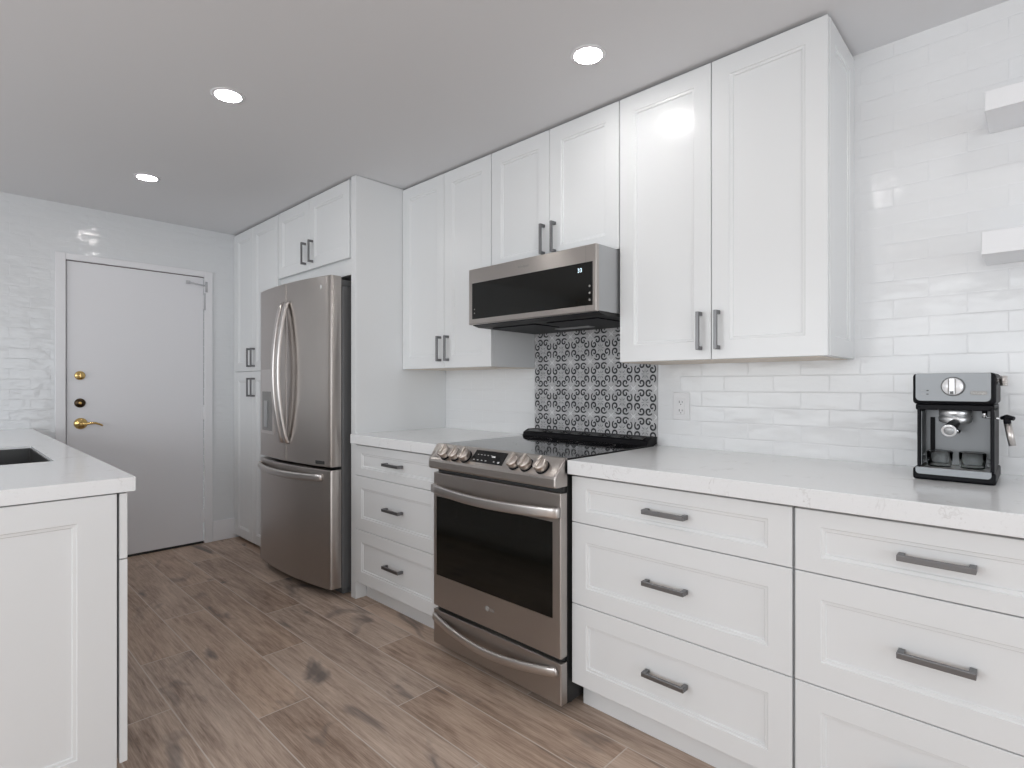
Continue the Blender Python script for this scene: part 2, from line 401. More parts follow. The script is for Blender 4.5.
# unseen opposite and rear walls, with window openings added to let light in
bm = NB()
box(bm, XF, XR, YO-0.1, YO, 0, 0.8); box(bm, XF, XR, YO-0.1, YO, 2.15, ZC)
box(bm, XF, -2.4, YO-0.1, YO, 0.8, 2.15); box(bm, 2.4, XR, YO-0.1, YO, 0.8, 2.15)
struct('wall_left', bm, M['plaster'])
bm = NB()
box(bm, XR, XR+0.1, YO, -4.4, 0, ZC); box(bm, XR, XR+0.1, -0.8, 0, 0, ZC); box(bm, XR, XR+0.1, -4.4, -0.8, 2.3, ZC)
struct('wall_front', bm, M['plaster'])
def window(name, horizontal, a0, a1, z0, z1, at, nmid):
    root = bpy.data.objects.new(name, None); C.objects.link(root); root['kind'] = 'structure'
    def bx(b, p0, p1, q0, q1, dep):
        if horizontal: box(b, p0, p1, at-dep, at+dep, q0, q1, 0.003)
        else: box(b, at-dep, at+dep, p0, p1, q0, q1, 0.003)
    b = NB(); t = 0.05
    bx(b, a0, a1, z0, z0+t, 0.03); bx(b, a0, a1, z1-t, z1, 0.03); bx(b, a0, a0+t, z0+t, z1-t, 0.03); bx(b, a1-t, a1, z0+t, z1-t, 0.03)
    for i in range(nmid):
        c = a0+(a1-a0)*(i+1)/(nmid+1); bx(b, c-0.025, c+0.025, z0+t, z1-t, 0.028)
    obj('window_frame', b, M['trimpaint'], root)
window('window_1', True, -2.4, 2.4, 0.8, 2.15, YO-0.05, 3)  # both windows unseen, added for the light they let in
window('window_2', False, -4.4, -0.8, 0.0, 2.3, XR+0.05, 2)

# door, casing, hardware
door = bpy.data.objects.new('door_1', None); C.objects.link(door); door.location = (XF, (DY0+DY1)/2, 0); door['kind'] = 'structure'
DX = XF; DC = (DY0+DY1)/2; W2 = (DY1-DY0)/2
bm = NB(); box(bm, -0.045, -0.004, -W2+0.004, W2-0.003, 0.016, DZ-0.004, 0.002); obj('door_slab', bm, M['doorpaint'], door)
bm = NB()
box(bm, -0.06, -0.047, -W2-0.002, W2+0.002, 0.002, DZ); box(bm, -0.047, -0.004, -W2-0.011, -W2+0.001, 0.002, DZ)
box(bm, -0.047, -0.006, -W2+0.001, W2, DZ-0.0038, DZ+0.011); obj('weather_strip', bm, M['jamb'], door)
bm = NB(); box(bm, -0.06, 0.0, -W2, W2, 0.001, 0.012, 0.003); obj('threshold', bm, M['blackmatt'], door)
def rosette(name, y, z, r, mats, prof):
    b = NB(); lathe(b, prof, (-0.004, y, z), (1, 0, 0)); return obj(name, b, mats, door, smooth=False)
ly = -1.648-DC
dbl = rosette('deadbolt', ly, 1.287, 0.03, M['brass'], [(0.029, 0), (0.030, 0.004), (0.024, 0.009), (0.012, 0.011), (0.011, 0.020), (0.006, 0.022)])
b = NB(); box(b, 0.012, 0.030, ly-0.004, ly+0.004, 1.287-0.014, 1.287+0.014, 0.002); obj('thumb_turn', b, M['brass'], dbl)
db2 = rosette('deadbolt', ly, 1.102, 0.03, M['darkbrass'], [(0.030, 0), (0.031, 0.006), (0.026, 0.013), (0.012, 0.014), (0.010, 0.016)])
b = NB(); lathe(b, [(0.010, 0.010), (0.010, 0.019), (0.004, 0.022)], (-0.004, ly, 1.102), (1, 0, 0)); obj('key_cylinder', b, M['brass'], db2)
ros = rosette('door_lever', ly+0.004, 0.963, 0.035, M['brass'], [(0.037, 0), (0.038, 0.005), (0.033, 0.012), (0.022, 0.018), (0.012, 0.020), (0.010, 0.052), (0.006, 0.054)])
b = NB()
pts = [(0.046, ly+0.004, 0.963), (0.050, ly+0.025, 0.962), (0.052, ly+0.050, 0.966), (0.052, ly+0.075, 0.966), (0.050, ly+0.098, 0.957), (0.048, ly+0.112, 0.949), (0.046, ly+0.118, 0.944)]
sweep(b, pts, 0.006, 0.008, Vector((1, 0, 0)), taper=[1.1, 1.1, 1, 0.9, 0.8, 0.8, 0.6]); obj('lever_arm', b, M['brass'], ros)
for z in (0.215, 1.006, 1.86):
    b = NB(); cyl(b, (0.006, W2+0.001, z-0.05), (0.006, W2+0.001, z+0.05), 0.006, n=12); box(b, -0.002, 0.004, W2-0.02, W2+0.001, z-0.048, z+0.048, 0.001)
    lathe(b, [(0.007, 0), (0.008, 0.004), (0.003, 0.010)], (0.006, W2+0.001, z+0.05), (0, 0, 1), n=12); obj('hinge', b, M['trimpaint'], door)
# spring arm and bracket at the top hinge corner
b = NB(); cyl(b, (0.014, W2-0.115, 2.003), (0.014, W2+0.010, 1.988), 0.0055, n=12)
cyl(b, (0.014, W2+0.012, 2.02), (0.014, W2+0.012, 1.94), 0.010, n=14); cyl(b, (0.012, W2+0.002, 1.93), (0.012, W2+0.002, 1.80), 0.007, n=12)
box(b, 0.0, 0.010, W2+0.002, W2+0.050, 1.885, 1.915, 0.003); box(b, 0.0, 0.010, W2-0.125, W2-0.095, 1.992, 2.016, 0.003)
obj('spring_closer', b, M['closer'], door)
def casing(name, y0, y1, z0, z1):
    b = NB(); box(b, XF, XF+0.016, y0, y1, z0, z1, 0.004); return struct(name, b, M['trimpaint'])
casing('trim_1', -1.779, DY0-0.001, 0.0, 2.100)
casing('trim_2', DY1+0.001, -0.827, 0.0, 2.100)
casing('trim_3', DY0-0.001, DY1+0.001, DZ+0.001, 2.100)
b = NB(); box(b, XF, XF+0.014, -0.826, -0.650, 0, 0.158, 0.004); struct('baseboard_back', b, M['trimpaint'])
b = NB(); box(b, 2.33, XR, -0.014, 0, 0, 0.158, 0.004); struct('baseboard_right', b, M['trimpaint'])
b = NB(); box(b, XF, XR, YO, YO+0.014, 0, 0.158, 0.004); struct('baseboard_left', b, M['trimpaint'])

# ---------------------------------------------------------------- cabinets
YU, YBF = -0.344, -0.670         # front faces of wall doors and of base drawers
def base_cabinet(label, x0, x1, loc=None, rotz=0, zs=(0.109, 0.409, 0.713, 0.885), top=0.892, handle_x=None, group=None, left_end=False):
    """drawer base cabinet: local x from 0 to width, face at local y=0 pointing -y, depth towards +y"""
    w = x1-x0
    t = thing('base_cabinet', label, 'cabinet', loc or (x0, YBF, 0), rotz, group)
    b = NB(); box(b, 0.0005, w-0.0005, 0.022, 0.665, zs[0]-0.006, top-0.014, 0.0005)
    box(b, 0.0005, w-0.0005, 0.075, 0.665, 0.001, zs[0]-0.006); obj('carcass', b, M['paint'], t)
    b = NB(); box(b, 0.002, w-0.002, 0.030, 0.66, top-0.014, top); obj('shadow_gap_strip', b, M['shadowgap'], t)  # grey strip drawn as the shadow gap below the worktop
    for i in range(len(zs)-1):
        z0, z1 = zs[i]+0.0015, zs[i+1]-0.0015
        small = (z1-z0) < 0.2
        b = NB(); panel(b, 0.002, w-0.002, z0, z1, 0.0, 0.0205, 0.064, 0.043 if small else 0.066)
        dr = obj('drawer', b, M['paint'], t)
        hx = w/2 if handle_x is None else handle_x
        b = NB(); bar_handle(b, hx, (z0+z1)/2+0.004, 0.0045, 0.150, False); obj('handle', b, M['nickel'], dr)
    return t
base_cabinet('white three-drawer base cabinet directly right of the steel range', 0.0, 0.7725)
base_cabinet('white three-drawer base cabinet at the right edge, under the coffee machine', 0.7765, 1.405)
base_cabinet('white three-drawer base cabinet between the refrigerator panel and the steel range', -1.547, -0.774)

ZT = ZC-0.013
def door_cabinet(name, label, x0, x1, z0, z1, yf, depth, doors, kind_handles, group=None, bottom='paint', carc_z0=None, mw_under=False, yc=None):
    """doors: list of (x0,x1,z0,z1,handle_x,handle_z) in world; face at yf"""
    z1 = min(z1, ZT+0.001)
    t = thing(name, label, 'cabinet', (x0, yf, z0), 0, group)
    w, h = x1-x0, z1-z0
    wc = w-0.021 if x1 == 0.780 else w
    b = NB(); box(b, 0.0005, wc-0.0005, 0.022, depth, 0.0 if carc_z0 is None else carc_z0-z0, h, 0.0005); obj('carcass', b, M['paint'], t)
    for (a0, a1, c0, c1, hx, hz) in doors:
        b = NB(); panel(b, a0-x0+0.0015, a1-x0-0.0015, c0-z0, c1-z0, 0.0, 0.0205, 0.066, 0.068)
        d = obj('door', b, M['paint'], t)
        b = NB(); bar_handle(b, hx-x0, hz-z0, 0.0005, 0.142, True); obj('handle', b, M['nickel'], d)
    return t
UPB = 1.319
# wall cabinet right of the hood: 0 .. 0.781
t = door_cabinet('wall_cabinet', 'large white two-door wall cabinet right of the microwave, above the outlet', 0.001, 0.780, UPB, ZC-0.004, YU, 0.343,
    [(0.001, 0.395, UPB, ZT, 0.355, 1.425), (0.395, 0.780, UPB, ZT, 0.423, 1.425)], 1)
# decorative shaker end panel on the exposed side
b = NB(); panel(b, 0.0, 0.322, 0.0, ZT-UPB, 0.0, 0.0205, 0.062, 0.062)
ep = obj('end_panel', b, M['paint'], t); ep.rotation_euler = (0, 0, PI/2); ep.location = (0.7805, 0.0215, 0); ep.data.transform(Matrix.Translation((0, 0.0005, 0)))
b = NB(); box(b, 0.001, 0.757, 0.0225, 0.342, -0.0022, -0.0003); obj('underside_panel', b, M['birch'], t)
t = door_cabinet('wall_cabinet', 'white two-door wall cabinet above the microwave', -0.767, -0.001, 1.794, ZC-0.004, YU, 0.343,
    [(-0.767, -0.3795, 1.794, ZT, -0.412, 1.905), (-0.3795, -0.001, 1.794, ZT, -0.346, 1.905)], 1)
t = door_cabinet('wall_cabinet', 'white two-door wall cabinet between the refrigerator panel and the microwave', -1.5495, -0.769, UPB, ZC-0.004, YU, 0.343,
    [(-1.5495, -1.150, UPB, ZT, -1.180, 1.428), (-1.150, -0.769, UPB, ZT, -1.112, 1.428)], 1)
b = NB(); box(b, 0.001, 0.779, 0.0225, 0.342, -0.0022, -0.0003); obj('underside_panel', b, M['birch'], t)

# tall surround for the refrigerator: side panel, cabinet above, pantry
b = NB(); box(b, -1.602, -1.551, -0.662, -0.001, 0.001, ZC-0.003, 0.0015)
tag(obj('side_panel', b, M['paint']), 'tall white panel from floor to ceiling on the right of the refrigerator', 'panel')
YP = -0.667
t = door_cabinet('wall_cabinet', 'white two-door cabinet directly above the refrigerator', -2.574, -1.603, 1.868, ZC-0.004, YP, 0.665,
    [(-2.570, -2.110, 1.962, ZT, -2.158, 2.070), (-2.110, -1.618, 1.962, ZT, -2.060, 2.070)], 1)
t = thing('pantry_cabinet', 'tall white pantry cabinet between the entry door and the refrigerator', 'cabinet', (-3.402, YP, 0))
b = NB(); box(b, 0, 0.826, 0.022, 0.665, 0.030, ZT+0.001, 0.0005); obj('carcass', b, M['paint'], t)
b = NB(); box(b, 0.01, 0.816, 0.06, 0.66, 0.001, 0.030); obj('toe_shadow', b, M['blackmatt'], t)  # black strip stands in for the shadow under the doors
b = NB(); box(b, 0.0, 0.030, 0.001, 0.021, 0.032, ZT, 0.001); obj('filler_strip', b, M['paint'], t)
for (a0, a1, hx) in ((0.032, 0.386, 0.346), (0.386, 0.824, 0.418)):
    for (c0, c1, hz) in ((0.032, 1.324, 1.206), (1.328, ZT, 1.430)):
        b = NB(); panel(b, a0+0.0015, a1-0.0015, c0, c1, 0.0, 0.0205, 0.066, 0.068); d = obj('door', b, M['paint'], t)
        b = NB(); bar_handle(b, hx, hz, 0.0005, 0.142, True); obj('handle', b, M['nickel'], d)

# ---------------------------------------------------------------- worktops
b = NB(); box(b, 0.0015, 2.32, -0.698, -0.0015, 0.8935, 0.945, 0.0025)
tag(obj('countertop', b, M['quartz']), 'white veined quartz worktop right of the range, carrying the coffee machine', 'countertop')
b = NB(); box(b, -1.5495, -0.7715, -0.698, -0.0015, 0.8935, 0.945, 0.0025)
tag(obj('countertop', b, M['quartz']), 'white quartz worktop between the refrigerator panel and the range', 'countertop')
base_cabinet('white drawer base cabinet beyond the right edge', 1.409, 2.31)

# ---------------------------------------------------------------- peninsula with sink
PX0, PX1 = XF+0.002, -0.747
t = thing('peninsula_cabinet', 'white panelled peninsula cabinet on the left with its end facing the camera', 'cabinet', (PX1, -1.917, 0), PI)
# local frame: x runs towards the far wall, y from the aisle face away; face at local y = 0
wl = PX1-PX0
b = NB()
box(b, 0.0, wl, 0.027, 0.046, 0.085, 0.900); box(b, 0.0, wl, 0.66, 0.68, 0.085, 0.900); box(b, 0, 0.02, 0.046, 0.66, 0.085, 0.900); box(b, wl-0.02, wl, 0.046, 0.66, 0.085, 0.900)
box(b, 0.02, wl-0.02, 0.046, 0.66, 0.085, 0.105); box(b, 0.02, wl, 0.09, 0.68, 0.001, 0.085); obj('carcass', b, M['paint'], t)
# end panel facing the camera (+x in the world = -x local)
b = NB(); panel(b, 0.0, 0.655, 0.075, 0.898, 0.0, 0.0205, 0.094, 0.072)
ep = obj('end_panel', b, M['paint'], t); ep.rotation_euler = (0, 0, -PI/2); ep.location = (-0.022, 0.682, 0)
for v in ep.data.vertices: pass
nb = 4; cw = wl/nb
for i in range(nb):
    a0, a1 = i*cw, (i+1)*cw
    if i == 0: a0 = -0.022
    b = NB(); panel(b, a0+0.002, a1-0.002, 0.702, 0.897, 0.0, 0.0205, 0.05, 0.04); d = obj('drawer', b, M['paint'], t)
    b = NB(); bar_handle(b, (a0+a1)/2, 0.80, 0.0045, 0.15, False); obj('handle', b, M['nickel'], d)
    b = NB(); panel(b, a0+0.002, a1-0.002, 0.088, 0.698, 0.0, 0.0205, 0.066, 0.066); d = obj('door', b, M['paint'], t)
    b = NB(); bar_handle(b, a0+0.05 if i % 2 else a1-0.05, 0.60, 0.0005, 0.142, True); obj('handle', b, M['nickel'], d)
# worktop with a cutout
SX0, SX1, SY0, SY1 = -2.061, -1.343, -2.420, -2.018
b = NB(); X0, X1, Y0, Y1 = XF+0.002, -0.720, -2.640, -1.898
xs = [X0, SX0, SX1, X1]; ys = [Y0, SY0, SY1, Y1]
g = {}
for k, z in enumerate((0.9025, 0.945)):
    for i, x in enumerate(xs):
        for j, y in enumerate(ys): g[i, j, k] = b.verts.new((x, y, z))
for i in range(3):
    for j in range(3):
        if i == 1 and j == 1: continue
        b.faces.new((g[i, j, 1], g[i+1, j, 1], g[i+1, j+1, 1], g[i, j+1, 1])); b.faces.new((g[i, j, 0], g[i, j+1, 0], g[i+1, j+1, 0], g[i+1, j, 0]))
def side(p, q): b.faces.new((g[(*p, 0)], g[(*q, 0)], g[(*q, 1)], g[(*p, 1)]))
per = [(0, 0), (1, 0), (2, 0), (3, 0), (3, 1), (3, 2), (3, 3), (2, 3), (1, 3), (0, 3), (0, 2), (0, 1)]
for p, q in zip(per, per[1:]+per[:1]): side(p, q)
hol = [(1, 1), (1, 2), (2, 2), (2, 1)]
for p, q in zip(hol, hol[1:]+hol[:1]): side(p, q)
be = [e for e in b.edges if all(abs(v.co.x-X1) < 1e-6 for v in e.verts) or all(abs(v.co.y-Y1) < 1e-6 for v in e.verts)]
be = [e for e in be if len(e.link_faces) == 2 and abs(e.link_faces[0].normal.dot(e.link_faces[1].normal)) < 0.5] if False else be
tag(obj('countertop', b, M['quartz']), 'white quartz worktop of the peninsula with a sink cutout', 'countertop')
# undermount basin
b = NB(); ix0, ix1, iy0, iy1, zt, zb, th = SX0+0.004, SX1-0.004, SY0+0.004, SY1-0.004, 0.936, 0.72, 0.0035
box(b, ix0-th, ix0, iy0-th, iy1+th, zb, zt); box(b, ix1, ix1+th, iy0-th, iy1+th, zb, zt)
box(b, ix0, ix1, iy0-th, iy0, zb, zt); box(b, ix0, ix1, iy1, iy1+th, zb, zt); box(b, ix0-th, ix1+th, iy0-th, iy1+th, zb-th, zb)
sk = obj('undermount_sink', b, M['sink']); tag(sk, 'dark rectangular undermount sink in the peninsula worktop', 'sink')
b = NB(); lathe(b, [(0.045, 0), (0.043, 0.004), (0.030, 0.005), (0.028, 0.001)], ((ix0+ix1)/2, (iy0+iy1)/2, zb+0.0005), (0, 0, 1)); obj('drain', b, M['steelh'], sk)

# ---------------------------------------------------------------- patterned backsplash behind the range
TX0, TX1, TZ0, TZ1 = -0.7665, -0.0105, 0.946, 1.60
bm = NB(); box(bm, TX0, TX1, -0.009, -0.0005, TZ0, TZ1, mi=0)
PXs, PZs = 0.126, 0.1345; zc0 = 1.276
YF = -0.0094
def strip(pts, ws, mi):
    vs = []
    for i, p in enumerate(pts):
        t = (pts[min(i+1, len(pts)-1)]-pts[max(i-1, 0)]); t.normalize(); n = Vector((-t.y, t.x))
        vs.append((bm.verts.new((p.x+n.x*ws[i], YF, p.y+n.y*ws[i])), bm.verts.new((p.x-n.x*ws[i], YF, p.y-n.y*ws[i]))))
    for a, c in zip(vs, vs[1:]):
        bm.faces.new((a[0], a[1], c[1], c[0])).material_index = mi
def clipz(p): return TZ0+0.002 < p[1] < TZ1-0.002
for i in range(6):
    for j in range(-3, 3):
        cx, cz = TX0+PXs*(i+0.5), zc0+PZs*j
        for sx in (-1, 1):
            for sz in (-1, 1):
                # two hooked scrolls per quadrant, mirrored about the diagonal
                for fl in (0, 1):
                    ctl = [(0.0385, 0.0500), (0.031, 0.0560), (0.0205, 0.0575), (0.0105, 0.0535), (0.0065, 0.0440), (0.0100, 0.0345), (0.0185, 0.0310), (0.0265, 0.0345), (0.0270, 0.0420), (0.0215, 0.0430)]
                    pts = []
                    for k in range(len(ctl)-1):
                        p0, p1, p2, p3 = [Vector(ctl[max(0, min(len(ctl)-1, k+d))]) for d in (-1, 0, 1, 2)]
                        for q in (0, 0.33, 0.67):
                            pts.append(0.5*((2*p1)+(p2-p0)*q+(2*p0-5*p1+4*p2-p3)*q*q+(3*p1-p0-3*p2+p3)*q**3))
                    pts.append(Vector(ctl[-1])); nn = len(pts)-1
                    pts = [p*0.955 for p in pts]
                    if fl: pts = [Vector((p.y, p.x)) for p in pts]
                    pts = [Vector((cx+sx*p.x, min(TZ1-0.002, max(TZ0+0.002, cz+sz*p.y*PZs/PXs)))) for p in pts]
                    ws = [0.0018+0.0026*math.sin(PI*min(1, 0.10+0.78*k/nn)) for k in range(nn+1)]
                    if cz+sz*0.05 < TZ1+0.03 and cz+sz*0.05 > TZ0-0.02: strip(pts, ws, 1)
                # central petals
                pts = [Vector((cx+sx*(0.005+0.011*q), cz+sz*(0.006+0.013*q))) for q in (0, 0.25, 0.5, 0.75, 1)]
                if all(clipz(p) for p in pts): strip(pts, [0.0006, 0.0021, 0.0026, 0.0018, 0.0004], 3)
                # pale corner star between motifs
                kx, kz = cx+sx*PXs/2*0.985, cz+sz*PZs/2
                pts = [Vector((kx, kz)), Vector((kx-sx*0.005, kz-sz*0.005)), Vector((kx-sx*0.015, kz-sz*0.015))]
                if all(clipz(p) for p in pts): strip(pts, [0.0022, 0.0028, 0.0005], 2)
        for (ax, az) in ((1, 0), (-1, 0), (0, 1), (0, -1)):
            pts = [Vector((cx+ax*(0.006+0.016*q), cz+az*(0.006+0.016*q))) for q in (0, 0.3, 0.6, 1)]
            if all(clipz(p) for p in pts): strip(pts, [0.0004, 0.0015, 0.0013, 0.0003], 3)
    if i:
        strip([Vector((TX0+PXs*i, TZ0+0.002)), Vector((TX0+PXs*i, TZ1-0.002))], [0.0007, 0.0007], 2)
for j in range(-2, 3):
    z = zc0+PZs*(j-0.5)
    if clipz((0, z)): strip([Vector((TX0+0.001, z)), Vector((TX1-0.001, z))], [0.0007, 0.0007], 2)
pn = obj('patterned_tile_panel', bm, [M['encaustic'], M['enc_black'], M['enc_light'], M['enc_mid']])
tag(pn, 'black and grey scroll patterned tile panel behind the range', 'tile panel')

# ---------------------------------------------------------------- range
RX0, RX1 = -0.765, -0.006
rg = thing('electric_range', 'stainless steel slide-in electric range with black glass cooktop', 'range', ((RX0+RX1)/2, -0.35, 0))
ox, oy = (RX0+RX1)/2, -0.35
def RB(bm_, x0, x1, y0, y1, z0, z1, bev=0.0, seg=2, mi=0): box(bm_, x0-ox, x1-ox, y0-oy, y1-oy, z0, z1, bev, seg, mi)
b = NB(); RB(b, RX0+0.004, RX1-0.004, -0.683, -0.035, 0.03, 0.8935)
for sx in (RX0+0.05, RX1-0.05):
    for sy in (-0.62, -0.09): cyl(b, (sx-ox, sy-oy, 0.0), (sx-ox, sy-oy, 0.03), 0.018)
obj('body', b, M['blackmatt'], rg)
# cooktop
b = NB(); RB(b, RX0+0.0015, RX1-0.0015, -0.700, -0.030, 0.9460, 0.9495, 0.0012); RB(b, RX0+0.006, RX1-0.006, -0.683, -0.035, 0.8935, 0.9460)
ct = obj('cooktop', b, M['blackglass'], rg)
for (cx, cy, r) in ((-0.57, -0.53, 0.115), (-0.20, -0.53, 0.095), (-0.57, -0.22, 0.080), (-0.20, -0.22, 0.085), (-0.385, -0.20, 0.05)):
    n = 48; b = NB()
    A = [b.verts.new((cx-ox+math.cos(2*PI*i/n)*r, cy-oy+math.sin(2*PI*i/n)*r, 0.94985)) for i in range(n)]
    B = [b.verts.new((cx-ox+math.cos(2*PI*i/n)*(r-0.0012), cy-oy+math.sin(2*PI*i/n)*(r-0.0012), 0.94985)) for i in range(n)]
    for i in range(n): b.faces.new((A[i], A[(i+1) % n], B[(i+1) % n], B[i]))
    obj('burner_ring', b, M['logo'], ct)
# rear vent trim
b = NB(); prism(b, [(-0.105-oy, 0.9496), (-0.095-oy, 0.970), (-0.060-oy, 0.984), (-0.012-oy, 0.984), (-0.012-oy, 0.9496)], 0, RX0-0.006-ox, RX1-0.004-ox)
vt = obj('rear_vent', b, M['black'], rg)
b = NB(); prism(b, [(-0.0935-oy, 0.974), (-0.064-oy, 0.9855), (-0.062-oy, 0.9845), (-0.092-oy, 0.9725)], 0, RX0+0.02-ox, RX1-0.03-ox); obj('vent_lip', b, M['blackglass'], vt)
# control panel: sloped fascia with rounded ends
prof = [(-0.757, 0.846), (-0.7605, 0.853), (-0.7605, 0.878), (-0.757, 0.888), (-0.750, 0.897), (-0.7035, 0.950), (-0.701, 0.9515), (-0.690, 0.9525), (-0.690, 0.846)]
b = NB()
def fascia_ring(x, k):
    # ends curve back towards the cooktop
    return [b.verts.new((x-ox, -0.690-oy+(p[0]+0.690)*k, p[1] if k > 0.99 else 0.90+(p[1]-0.90)*(0.94+0.06*k))) for p in prof]
xs_ = []
nE = 7; rE = 0.028
for i in range(nE+1):
    a = PI/2*i/nE; xs_.append((RX0-0.003+rE*(1-math.cos(PI/2-a+0) if False else 1-math.cos(a)) if False else RX0-0.003+rE*(1-math.cos(a)), 0.60+0.40*math.sin(a)))
left = xs_
right = [(RX1+0.003-(x-(RX0-0.003)), k) for x, k in left][::-1]
right = [(RX1+0.0015-(x-(RX0-0.003))*0.25, max(k, 0.93)) for x, k in left][::-1]
rings = [fascia_ring(x, k) for x, k in left+right]
for a_, c_ in zip(rings, rings[1:]):
    for i in range(len(prof)):
        f = b.faces.new((a_[i], a_[(i+1) % len(prof)], c_[(i+1) % len(prof)], c_[i]))
b.faces.new(rings[0][::-1]); b.faces.new(rings[-1])
cp = obj('control_panel', b, M['steel'], rg)
sl = Vector((0, 0.0465, 0.053)).normalized(); nrm = Vector((0, -sl.z, sl.y))
def slope(x, s, d=0.0):   # s metres up the slope from its foot, d off the surface
    return Vector((x-ox, -0.750-oy, 0.897))+sl*s+nrm*d
b = NB()
qs = [slope(-0.485, 0.003, 0.0006), slope(-0.292, 0.003, 0.0006), slope(-0.292, 0.064, 0.0006), slope(-0.480, 0.064, 0.0006)]
v1 = [b.verts.new(q) for q in qs]; v0 = [b.verts.new(q-nrm*0.002) for q in qs]
b.faces.new(v1); b.faces.new(v0[::-1])
for i in range(4): b.faces.new((v0[i], v0[(i+1) % 4], v1[(i+1) % 4], v1[i]))
dsp = obj('display', b, M['blackglass'], cp)
b = NB()
def dot(x, s, w, h):
    b = NB(); v = [b.verts.new(slope(x+dx*w/2, s+ds*h/2, 0.0009)) for dx, ds in ((-1, -1), (1, -1), (1, 1), (-1, 1))]; b.faces.new(v)
    obj('display_icon', b, M['logolight'], dsp)
for k in range(7):
    if k != 4: dot(-0.465+0.024*k, 0.015, 0.009, 0.003)
for k in range(5): dot(-0.455+0.020*k, 0.042, 0.007, 0.0025)
dot(-0.318, 0.014, 0.010, 0.008); dot(-0.360, 0.038, 0.020, 0.007)
ang = math.atan2(sl.z, sl.y)
for kx in (-0.652, -0.584, -0.518, -0.228, -0.166, -0.085):
    o_ = slope(kx, 0.021)
    b = NB(); lathe(b, [(0.0300, 0.0), (0.0300, 0.003), (0.026, 0.004)], o_, nrm); kb = obj('knob_bezel', b, M['black'], cp)
    b = NB(); lathe(b, [(0.0255, 0.004), (0.0265, 0.006), (0.0285, 0.024), (0.0285, 0.030), (0.0265, 0.033), (0.0, 0.0335)], o_, nrm)
    m_ = Matrix((Vector((1, 0, 0)), sl, nrm)).transposed().to_4x4(); m_.translation = o_+nrm*0.0345
    bmesh.ops.create_cube(b, size=1.0, matrix=m_ @ Matrix.Diagonal((0.013, 0.054, 0.009, 1)))
    obj('knob', b, M['knobsteel'], cp)
writing('printed_mark', 'EasyClean', 0.011, slope(-0.105, -0.019, 0.0)+Vector((0, -0.0021, -0.004)), (PI/2, 0, 0), M['logo'], cp)
# oven door
b = NB(); RB(b, RX0+0.006, RX1-0.001, -0.725, -0.6845, 0.208, 0.822, 0.004); dr = obj('oven_door', b, M['steel'], rg)
b = NB(); RB(b, -0.736, -0.046, -0.7262, -0.7240, 0.352, 0.712, 0.001); obj('oven_window', b, M['ovenglass'], dr)
for z0_, z1_ in ((0.822, 0.845), (0.191, 0.208)):
    b = NB(); RB(b, RX0+0.012, RX1-0.012, -0.700, -0.6835, z0_, z1_); obj('door_gasket', b, M['gasket'], rg)
def bowed(x0, x1, z, y, bow, zdrop, n=21):
    pts = []
    for i in range(n):
        q = i/(n-1); s = math.sin(PI*q)
        pts.append((x0+(x1-x0)*q-ox, y-bow*(s**0.8)-oy, z-zdrop*s))
    return pts
b = NB(); sweep(b, [(RX0+0.020-ox, -0.7255-oy, 0.752)]+bowed(RX0+0.022, RX1-0.010, 0.752, -0.742, 0.034, 0.010)+[(RX1-0.008-ox, -0.7255-oy, 0.752)], 0.0200, 0.0090, Vector((0, 0, 1)), n=20, power=4); obj('oven_handle', b, M['steelh'], dr)
# round badge low on the door
b = NB(); lathe(b, [(0.011, 0), (0.011, 0.0008), (0.0105, 0.001)], (-0.400-ox, -0.725-oy, 0.290), (0, -1, 0)); bd = obj('badge', b, M['logo'], dr)
writing('badge_letters', 'LG', 0.022, (-0.370-ox, -0.7254-oy, 0.289), (PI/2, 0, 0), M['logo'], bd)
# storage drawer with its scooped pull
b = NB(); RB(b, RX0+0.002, RX1-0.001, -0.722, -0.6845, 0.034, 0.190, 0.004); sd = obj('storage_drawer', b, M['steel'], rg)
b = NB(); sweep(b, [(RX0+0.012-ox, -0.722-oy, 0.158)]+bowed(RX0+0.014, RX1-0.026, 0.156, -0.727, 0.028, 0.036)+[(RX1-0.024-ox, -0.722-oy, 0.158)], 0.0175, 0.010, Vector((0, 0, 1)), n=18, power=2.6); obj('drawer_pull', b, M['steelh'], sd)

# ---------------------------------------------------------------- microwave hood
MX0, MX1, MY, MZ0, MZ1 = -0.764, -0.004, -0.503, 1.519, 1.790
mw = thing('microwave_hood', 'stainless low-profile microwave hood mounted above the range', 'microwave', ((MX0+MX1)/2, -0.25, MZ0))
mx, my = (MX0+MX1)/2, -0.25
def MB(b_, x0, x1, y0, y1, z0, z1, bev=0.0, seg=2, mi=0): box(b_, x0-mx, x1-mx, y0-my, y1-my, z0-MZ0, z1-MZ0, bev, seg, mi)
b = NB(); MB(b, MX0+0.002, MX1-0.002, -0.482, -0.0105, MZ0+0.004, MZ1, 0.001); obj('casing', b, M['steelside'], mw)
b = NB(); MB(b, MX0, MX1, MY, -0.4825, MZ0, MZ1, 0.004); md = obj('front_frame', b, M['steel'], mw)
b = NB(); MB(b, -0.738, -0.022, MY-0.0015, MY+0.0008, 1.545, 1.720, 0.0012); gl = obj('door_glass', b, M['ovenglass'], md)
for z0_, z1_ in ((MZ0+0.002, 1.545), (1.720, MZ1-0.002)):
    b = NB(); MB(b, -0.0565, -0.0555, MY-0.0006, MY+0.001, z0_, z1_); obj('door_seam', b, M['logo'], md)
b = NB()
prism(b, [(-0.478-my, 0.0035), (-0.478-my, -0.002), (-0.44-my, -0.010), (-0.0105-my, -0.014), (-0.0105-my, 0.0035)], 0, MX0+0.004-mx, MX1-0.004-mx)
ud = obj('underside', b, M['blackmatt'], mw)
b = NB()
